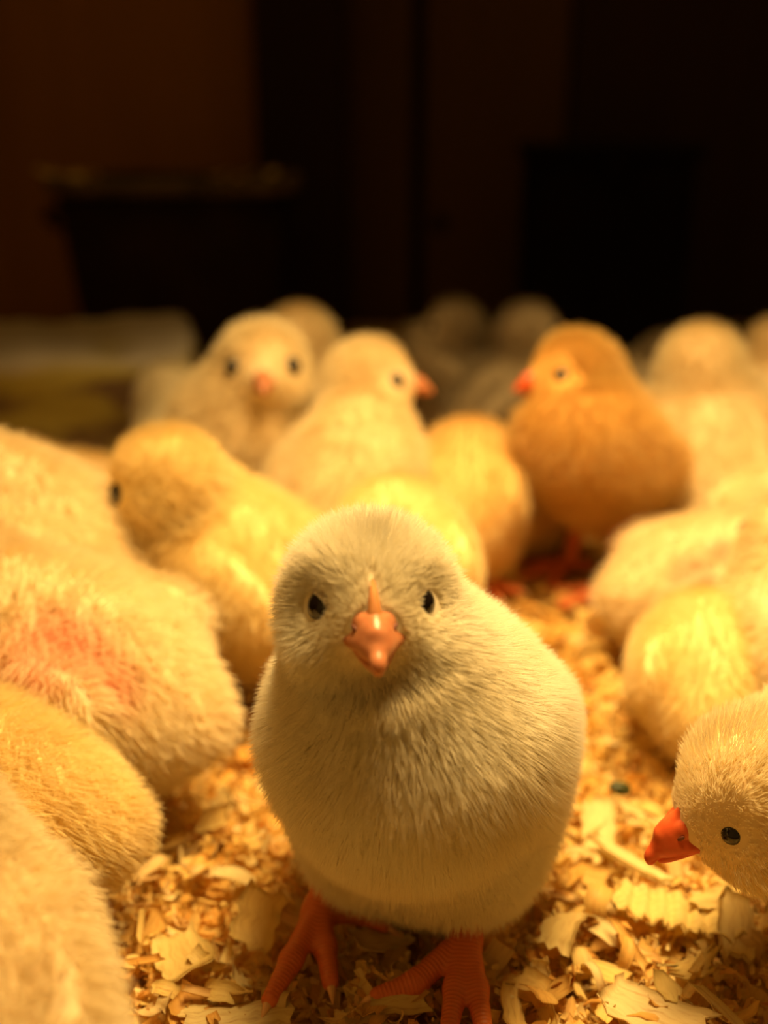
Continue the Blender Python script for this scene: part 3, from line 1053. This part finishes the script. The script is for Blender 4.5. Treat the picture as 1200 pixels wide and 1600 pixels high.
def shaving(label, px, py, z, L, Wd, curl, yaw, tx=0.0, ty=0.0, group=None, name='wood_shaving', seed=0, mat='shaving', **kw):
    r_ = np.random.RandomState(seed)
    g, f, gr = flake(r_, L, Wd, curl, kw.pop('twist', 0.1), kw.pop('ragged', 0.12), **kw)
    me = mesh_np(name, g, f)
    add_attr(me, 'grain', 'FLOAT_VECTOR', 'POINT', gr)
    o = link(name, me, None, M[mat])
    p = floor_at(px, py, z)
    o.location = p * 0.01
    o.rotation_euler = (R(tx), R(ty), R(yaw))
    o.color = (r_.uniform(0.45, 0.88), 0, 0, 1)
    tag(o, label, 'wood shaving', group)
    return o

# ------------------------------------------------------------------ the flock
def to_local(p, loc, face):
    c, s = math.cos(R(face)), math.sin(R(face))
    dx, dy = p[0] - loc[0], p[1] - loc[1]
    return (c * dx + s * dy, -s * dx + c * dy, p[2])


def chick(label, px, py, zc, face, **kw):
    p = at(px, py, zc)
    kw.setdefault('wide', 0.84); kw.setdefault('long', 0.9)
    kw.setdefault('bscale', 0.85); kw.setdefault('hs', 1.1); kw.setdefault('eye_s', 1.12)
    hp = kw.pop('hp', None)            # where the head is: pixel and depth
    if hp:
        w_ = at(*hp)
        sz = kw.get('size', 1.0)
        l_ = to_local(w_, p, face)
        kw['head'] = (l_[0] / sz, l_[1] / sz, (w_.z - kw.get('z', 0.0)) / sz)
    if 'bare_at' in kw:                # thinly feathered patches, where they show: pixel, depth, radius
        sz = kw.get('size', 1.0)
        bl = []
        for (bx, by, bz, br) in kw.pop('bare_at'):
            w_ = at(bx, by, bz)
            l_ = to_local(w_, p, face)
            bl.append(((l_[0] / sz, l_[1] / sz, w_.z / sz), br))
        kw['bare'] = tuple(bl)
    CHICK_SPOTS.append((p.x, p.y, 2.6 * kw.get('size', 1.0)))
    return make_chick(label, (p.x, p.y, kw.pop('z', 0.0)), face, **kw)


# --- the chick in the middle, facing the camera
ML = (0.72, 18.35)
MF = -105
def wl_(px, py, z):
    p = floor_at(px, py, z)
    return to_local((p.x, p.y, z), ML, MF)
def wloc(x, y, z):
    return to_local((x, y, z), ML, MF)
lk = wloc(-0.75, 18.9, 2.3)
la = wl_(497, 1425, 0.75)
rk = wloc(1.75, 18.3, 2.3)
ra_ = wl_(727, 1468, 0.75)
main_legs = [
    (lk, la, [[wl_(455, 1500, 0.61), wl_(422, 1562, 0.51)],
              [wl_(508, 1480, 0.55), wl_(516, 1535, 0.45)],
              [wl_(560, 1425, 0.51), wl_(600, 1445, 0.41)]]),
    (rk, ra_, [[wl_(650, 1535, 0.53), wl_(590, 1556, 0.43)],
               [wl_(712, 1545, 0.59), wl_(700, 1620, 0.49)],
               [wl_(744, 1545, 0.59), wl_(758, 1620, 0.49)]]),
]
CHICK_SPOTS.append((ML[0], ML[1], 2.2))
make_chick('cream chick standing in the middle of the flock, staring straight into the camera', (ML[0], ML[1], 0), MF,
           coat='white', bh=4.08, pitch=45, head=(1.876, -0.517, 8.17), hyaw=20, hpitch=-2, hairs=170000, h=0.13, rad=0.0052,
           legs=main_legs, comb=True, seed=21, hair_pts=6, clump=0.12, calm=0.5, eye_s=1.2, back=True, clump_n=9000, wide=0.95, neck=(1.95, 1.30), lids=True, hs=0.91)

# --- right foreground: lowered head in profile
chick('pale chick at the right edge lowering its red beak towards the shavings', 1495, 1180, 21.8, 184,
      coat='cream', bh=3.8, pitch=4, hp=(1182, 1238, 19.6), hyaw=4, hpitch=26, hairs=45000, h=0.15, rad=0.0075, beak='beak_red', bscale=1.0,
      seed=31, hair_pts=5, clump=0.5, clump_n=5000, half_shut=False, wide=0.9, hlen=0.9, lids=False, eye_s=0.72, hs=1.05)

# --- right cluster
chick('round golden-bottomed chick resting on the shavings by the right edge', 1106, 1040, 28.5, 78, coat='yellow', size=0.78, bh=2.5, pitch=4,
      head=(2.2, 0.0, 2.9), hpitch=30, seed=32, hairs=16000)
chick('cream chick cut off by the right edge beside the round golden one', 1290, 965, 28, 95, coat='cream', size=0.95, bh=3.0, pitch=14,
      head=(2.5, 0, 5.0), seed=33)
chick('cream chick lying down with a pink bare wing showing, below the huddle at right', 1108, 888, 33.5, 12, coat='cream', size=0.90, bh=2.3, pitch=6,
      head=(3.0, 0.4, 3.6), hyaw=20, hpitch=14, seed=34, bare_at=((1085, 895, 31.6, 1.1), (1130, 870, 32.0, 0.9)), wide=0.9)
chick('pale ruffled chick crouching at the right edge behind the pink-winged one', 1250, 770, 35.5, 40, coat='cream', size=0.95, bh=3.2, pitch=12,
      head=(2.6, 0, 4.7), seed=35, clump=0.4)
chick('tall cream chick seen from behind, standing just right of the orange-gold one', 1096, 735, 39.8, 74, coat='cream', bh=4.3, pitch=48,
      hp=(1096, 570, 39.5), hyaw=-8, hpitch=5, seed=36, legs=None)
chick('pale chick peeking in at the right edge, behind the tall cream one', 1225, 700, 43, 120, coat='cream', size=0.95, bh=4.3, pitch=36,
      hp=(1215, 552, 43.5), seed=37)
chick('orange-gold chick standing in profile with red beak and legs', 930, 785, 38.0, 205, coat='amber', size=0.97, bh=5.0, pitch=48, wide=0.80, long=0.82, thighs=False,
      hp=(896, 585, 36.8), hyaw=-8, hpitch=4, seed=38, legs='std', beak='beak_red', hairs=20000)
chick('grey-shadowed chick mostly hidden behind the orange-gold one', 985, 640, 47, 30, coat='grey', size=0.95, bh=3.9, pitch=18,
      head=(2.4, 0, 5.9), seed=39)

# --- far, dim
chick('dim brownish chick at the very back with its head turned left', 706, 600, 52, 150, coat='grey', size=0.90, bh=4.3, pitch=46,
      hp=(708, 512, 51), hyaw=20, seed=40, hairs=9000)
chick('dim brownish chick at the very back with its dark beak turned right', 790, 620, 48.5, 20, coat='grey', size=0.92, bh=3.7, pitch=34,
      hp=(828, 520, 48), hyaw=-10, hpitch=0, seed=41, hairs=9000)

# --- middle row
chick('cream chick with pink beak facing the camera in the back row', 384, 712, 40.2, -80, coat='cream', size=1.04, bh=4.2, pitch=52,
      hp=(411, 572, 37.5), hyaw=-4, hpitch=4, seed=42, hairs=20000, legs='std')
chick('cream chick seen only from behind, over the head of the camera-facing one', 470, 680, 45, 95, coat='cream', bh=4.3, pitch=44,
      hp=(468, 535, 44), seed=43)
chick('pale greyish chick half hidden left of the back-row camera-facing one', 312, 690, 43.5, 120, coat='white', bh=3.4, pitch=16, size=0.92,
      head=(2.4, 0.4, 5.4), seed=44)
chick('cream chick in the back row turning its small orange beak to the right', 538, 762, 36.2, 55, coat='cream', size=0.96, bh=3.9, pitch=50,
      hp=(580, 594, 37.5), hyaw=-58, hpitch=4, seed=45, hairs=20000)
chick('golden chick seen from behind with one red foot showing', 726, 790, 38.2, 78, coat='gold', size=0.88, bh=3.9, pitch=10,
      head=(2.6, 0, 4.3), hpitch=35, seed=46, rump=0.2, legs=[((-0.3, -0.7, 2.0), (-0.9, -0.8, 0.6), [[(-1.0, -1.6, 0.4), (-1.1, -2.4, 0.3)], [(-1.6, -1.2, 0.4), (-2.1, -1.7, 0.3)], [(-1.7, -0.6, 0.4), (-2.4, -0.5, 0.3)]]), ((-0.2, 1.1, 1.9), (0.0, 1.3, 0.4), [[(0.9, 1.3, 0.3), (1.8, 1.3, 0.2)], [(0.7, 1.9, 0.3), (1.3, 2.3, 0.2)], [(0.7, 0.7, 0.3), (1.3, 0.3, 0.2)]])])
chick('bright yellow rounded back directly behind the head of the staring chick', 622, 850, 31.5, 95, coat='yellow', size=0.84, bh=4.2, pitch=14,
      head=(2.2, 0.0, 4.8), hpitch=30, seed=47, rump=0.2)
chick('amber chick crouching in shadow left of the orange-gold chick', 838, 830, 42.5, 70, coat='gold', size=0.75, bh=2.5, pitch=8,
      head=(2.4, 0, 3.6), seed=48)

# --- left cluster
chick('golden chick facing left with bowed head, between the huddle and the staring chick', 380, 900, 31, 152, coat='yellow', size=1.0, bh=3.4, pitch=30,
      hp=(258, 752, 30), hyaw=12, hpitch=24, seed=49, hairs=20000, beak='beak')
chick('big cream chick facing out of the left edge, upper of the left huddle', 20, 840, 29.6, 172, coat='cream', size=1.05, bh=4.6, pitch=24,
      head=(3.0, 0, 7.4), seed=50, hairs=20000, wide=0.95)
chick('cream chick with a pink patch on its flank in the left huddle', 102, 1038, 25.6, 160, coat='cream', size=1.03, bh=3.4, pitch=16,
      head=(2.8, -0.4, 5.0), seed=51, hairs=24000, bare_at=((90, 1045, 23.6, 1.7), (170, 1075, 23.8, 1.0)), wide=0.95, long=0.95, clump=0.22)
chick('yellowish fluffy chick low at the left edge, under the pink-patched one', -45, 1255, 22, 172, coat='yellow', size=0.92, bh=3.0, pitch=12,
      head=(2.9, -0.3, 4.2), seed=52, hairs=36000, rad=0.009, h=0.2, clump=0.25)
chick('pale out-of-focus chick nearest the camera in the lower left corner', -165, 1530, 14.5, 110, coat='cream', size=0.98, bh=4.0, pitch=26,
      head=(2.1, 0.0, 6.2), seed=53, hairs=24000, wide=0.95)
chick('small tan chick crouching against the sack behind the left huddle', 118, 735, 38, 190, coat='gold', size=0.85, bh=3.1, pitch=12,
      head=(2.4, 0, 4.9), seed=54, hairs=9000)

# ------------------------------------------------------------------ single shavings
for i, (a, big) in enumerate(((200, 1.4), (232, 2.2), (248, 1.6), (286, 1.5), (300, 1.7), (322, 1.3))):
    r_ = np.random.RandomState(300 + i)
    g, f, gr = flake(r_, big, big * 0.6, 0.8, 0.2, 0.2, nu=5, nv=3)
    me = mesh_np('wood_shaving', g, f)
    add_attr(me, 'grain', 'FLOAT_VECTOR', 'POINT', gr)
    o = link('wood_shaving', me, None, M['shaving'])
    e = 0.62
    ca, sa = math.cos(R(a)), math.sin(R(a))
    o.location = t1.location + Vector((7.0 * 1.14 * math.copysign(abs(ca) ** e, ca), 5.0 * 1.14 * math.copysign(abs(sa) ** e, sa), 11.5 * 1.02 + 0.3)) * 0.01
    o.rotation_euler = (0.3, 0.2, i)
    o.color = (0.7, 0, 0, 1)
    tag(o, 'dim wood flake lying on the rim of the dark tub', 'wood shaving', 'flakes on the tub rim')
shaving('broad flat shaving with evenly spaced ribs, below the right-edge chick', 1055, 1418, 0.55, 2.5, 1.25, 0.35, -14, tx=-6, ty=4, seed=101, nu=48, nv=5, ribs=0.055, ragged=0.06, thick=0.04)
shaving('thick upright pale chip beside the ribbed shaving', 1150, 1446, 0.65, 1.35, 0.75, 0.5, 82, tx=10, ty=-28, seed=102, nu=8, nv=5, thick=0.10)
shaving('large pale flake lying in front of the left-corner chick', 285, 1490, 0.40, 1.75, 1.05, 0.7, 112, tx=-14, ty=16, seed=103, nu=9, nv=5, thick=0.03)
shaving('long pale flake standing out behind the ribbed shaving', 935, 1295, 0.50, 1.7, 0.75, 0.4, 80, tx=0, ty=-20, seed=104, nu=9, nv=5)
shaving('tightly rolled ring-shaped shaving between the staring chick\'s feet', 627, 1524, 0.35, 1.25, 0.35, 6.1, 10, tx=74, ty=4, seed=105, nu=22, nv=2, ragged=0.02, twist=0)
shaving('large grained flake at the bottom edge under the ribbed shaving', 1022, 1578, 0.45, 2.0, 0.85, 0.4, -32, tx=12, ty=2, seed=106, nu=10, nv=5, thick=0.04)
shaving('domed flake at the bottom edge left of the staring chick\'s foot', 372, 1585, 0.35, 1.7, 0.9, 1.4, 8, tx=170, seed=107, nu=10, nv=5, axis=1)
shaving('wide translucent flake leaning left of the staring chick\'s leg', 402, 1432, 0.60, 1.2, 0.95, 0.8, 70, tx=8, ty=-38, seed=108, nu=8, nv=5)
shaving('ragged whitish chip with a torn edge in front of the ribbed shaving', 1083, 1506, 0.55, 0.85, 0.6, 0.8, 20, tx=-10, ty=-8, seed=109, nu=8, nv=7, ragged=0.35, thick=0.05)
shaving('shaded broad flake under the belly of the staring chick', 590, 1462, 0.35, 1.25, 0.9, 0.6, 30, tx=-6, ty=14, seed=110, nu=8, nv=5)
shaving('long stick-like splinter running under the right-edge chick\'s beak', 990, 1345, 0.55, 2.1, 0.30, 0.3, -48, seed=111, nu=9, nv=3, thick=0.12)
shaving('small rounded pale curl below the right-edge chick\'s beak', 1112, 1405, 0.60, 0.95, 0.6, 2.4, 12, tx=176, seed=112, nu=10, nv=4, axis=1)
shaving('bent pale flake lying right of the staring chick\'s foot', 812, 1585, 0.35, 1.6, 0.45, 1.2, 100, tx=20, ty=10, seed=113, nu=9, nv=4)
shaving('tan flake curling beside the staring chick\'s right side', 885, 1450, 0.5, 1.6, 0.8, 1.5, 60, tx=160, ty=10, seed=114, nu=9, nv=5)
sp_ = at(968, 1232, 24.2)
V, Fc = sphere_pts(0.22, sx=1.2, sy=0.8, sz=0.7)
seed_o = link('dropping', mesh_np('dropping', np.array(V) + noise3(np.array(V), 4, 6.0) * 0.04, Fc), None, principled('dark_green', (0.05, 0.06, 0.015), 0.5, noise=300))
q = floor_at(968, 1232, 0.45)
seed_o.location = q * 0.01
tag(seed_o, 'small dark green dropping on the shavings right of the staring chick', 'dropping')

# the nearest loose shavings, one object each
rs2 = np.random.RandomState(5)
variants = []
for i in range(44):
    k = i % 4
    if k == 0:
        g = flake(rs2, rs2.uniform(0.9, 1.7), rs2.uniform(0.5, 0.95), rs2.uniform(0.2, 1.3), rs2.uniform(-.4, .4), 0.16, nu=6, nv=3)
    elif k == 1:
        g = flake(rs2, rs2.uniform(1.1, 2.2), rs2.uniform(0.3, 0.6), rs2.uniform(2.2, 5.2), rs2.uniform(-.5, .5), 0.1, nu=10, nv=2)
    elif k == 2:
        g = flake(rs2, rs2.uniform(0.9, 1.8), rs2.uniform(0.14, 0.28), rs2.uniform(0, 0.9), rs2.uniform(-.3, .3), 0.1, nu=6, nv=2, thick=0.05)
    else:
        g = flake(rs2, rs2.uniform(0.45, 0.9), rs2.uniform(0.35, 0.65), rs2.uniform(0.3, 1.4), rs2.uniform(-.4, .4), 0.3, nu=5, nv=4)
    me = mesh_np('wood_shaving', g[0], g[1])
    add_attr(me, 'grain', 'FLOAT_VECTOR', 'POINT', g[2])
    me.materials.append(M['shaving'])
    variants.append((k, me))
LAB = ['loose flat wood flake', 'loose curled wood shaving', 'loose thin wood splinter', 'small ragged wood chip']
GRP = ['loose flat flakes', 'loose curled shavings', 'loose splinters', 'loose ragged chips']
made = 0
tries = 0
while made < 285 and tries < 6000:
    tries += 1
    px = rs2.uniform(180, 1195); py = 930 + 665 * rs2.rand() ** 0.7
    z = rs2.uniform(0.05, 0.5)
    p = floor_at(px, py, z)
    if any((p.x - x) ** 2 + (p.y - y) ** 2 < r * r for x, y, r in CHICK_SPOTS):
        continue
    if (395 < px < 640 and 1400 < py < 1590 or 560 < px < 790 and 1440 < py) and rs2.rand() < 0.75:
        continue
    k, me = variants[rs2.randint(len(variants))]
    o = bpy.data.objects.new('wood_shaving', me)
    COL.objects.link(o)
    o.location = (p.x * 0.01, p.y * 0.01, (z + float(bump_z(p.x, p.y)) * 0.6) * 0.01)
    o.rotation_euler = (rs2.normal() * 0.38 + (math.pi if rs2.rand() < 0.5 else 0), rs2.normal() * 0.38, rs2.uniform(0, 6.28))
    o.color = (rs2.uniform(0.0, 0.95), 0, 0, 1)
    s1 = rs2.uniform(0.45, 0.85) if px > 780 else rs2.uniform(0.45, 0.75)
    o.scale = (s1, s1, s1)
    where = ('in front of the left huddle' if px < 430 else
             'near the feet of the staring chick' if px < 780 else
             'in the bright foreground right of the staring chick' if py > 1400 else
             'between the staring chick and the right-edge beak' if py > 1150 else
             'on the open patch beyond the staring chick')
    tag(o, LAB[k] + ' ' + where, 'wood shaving', GRP[k] + ' ' + where)
    made += 1
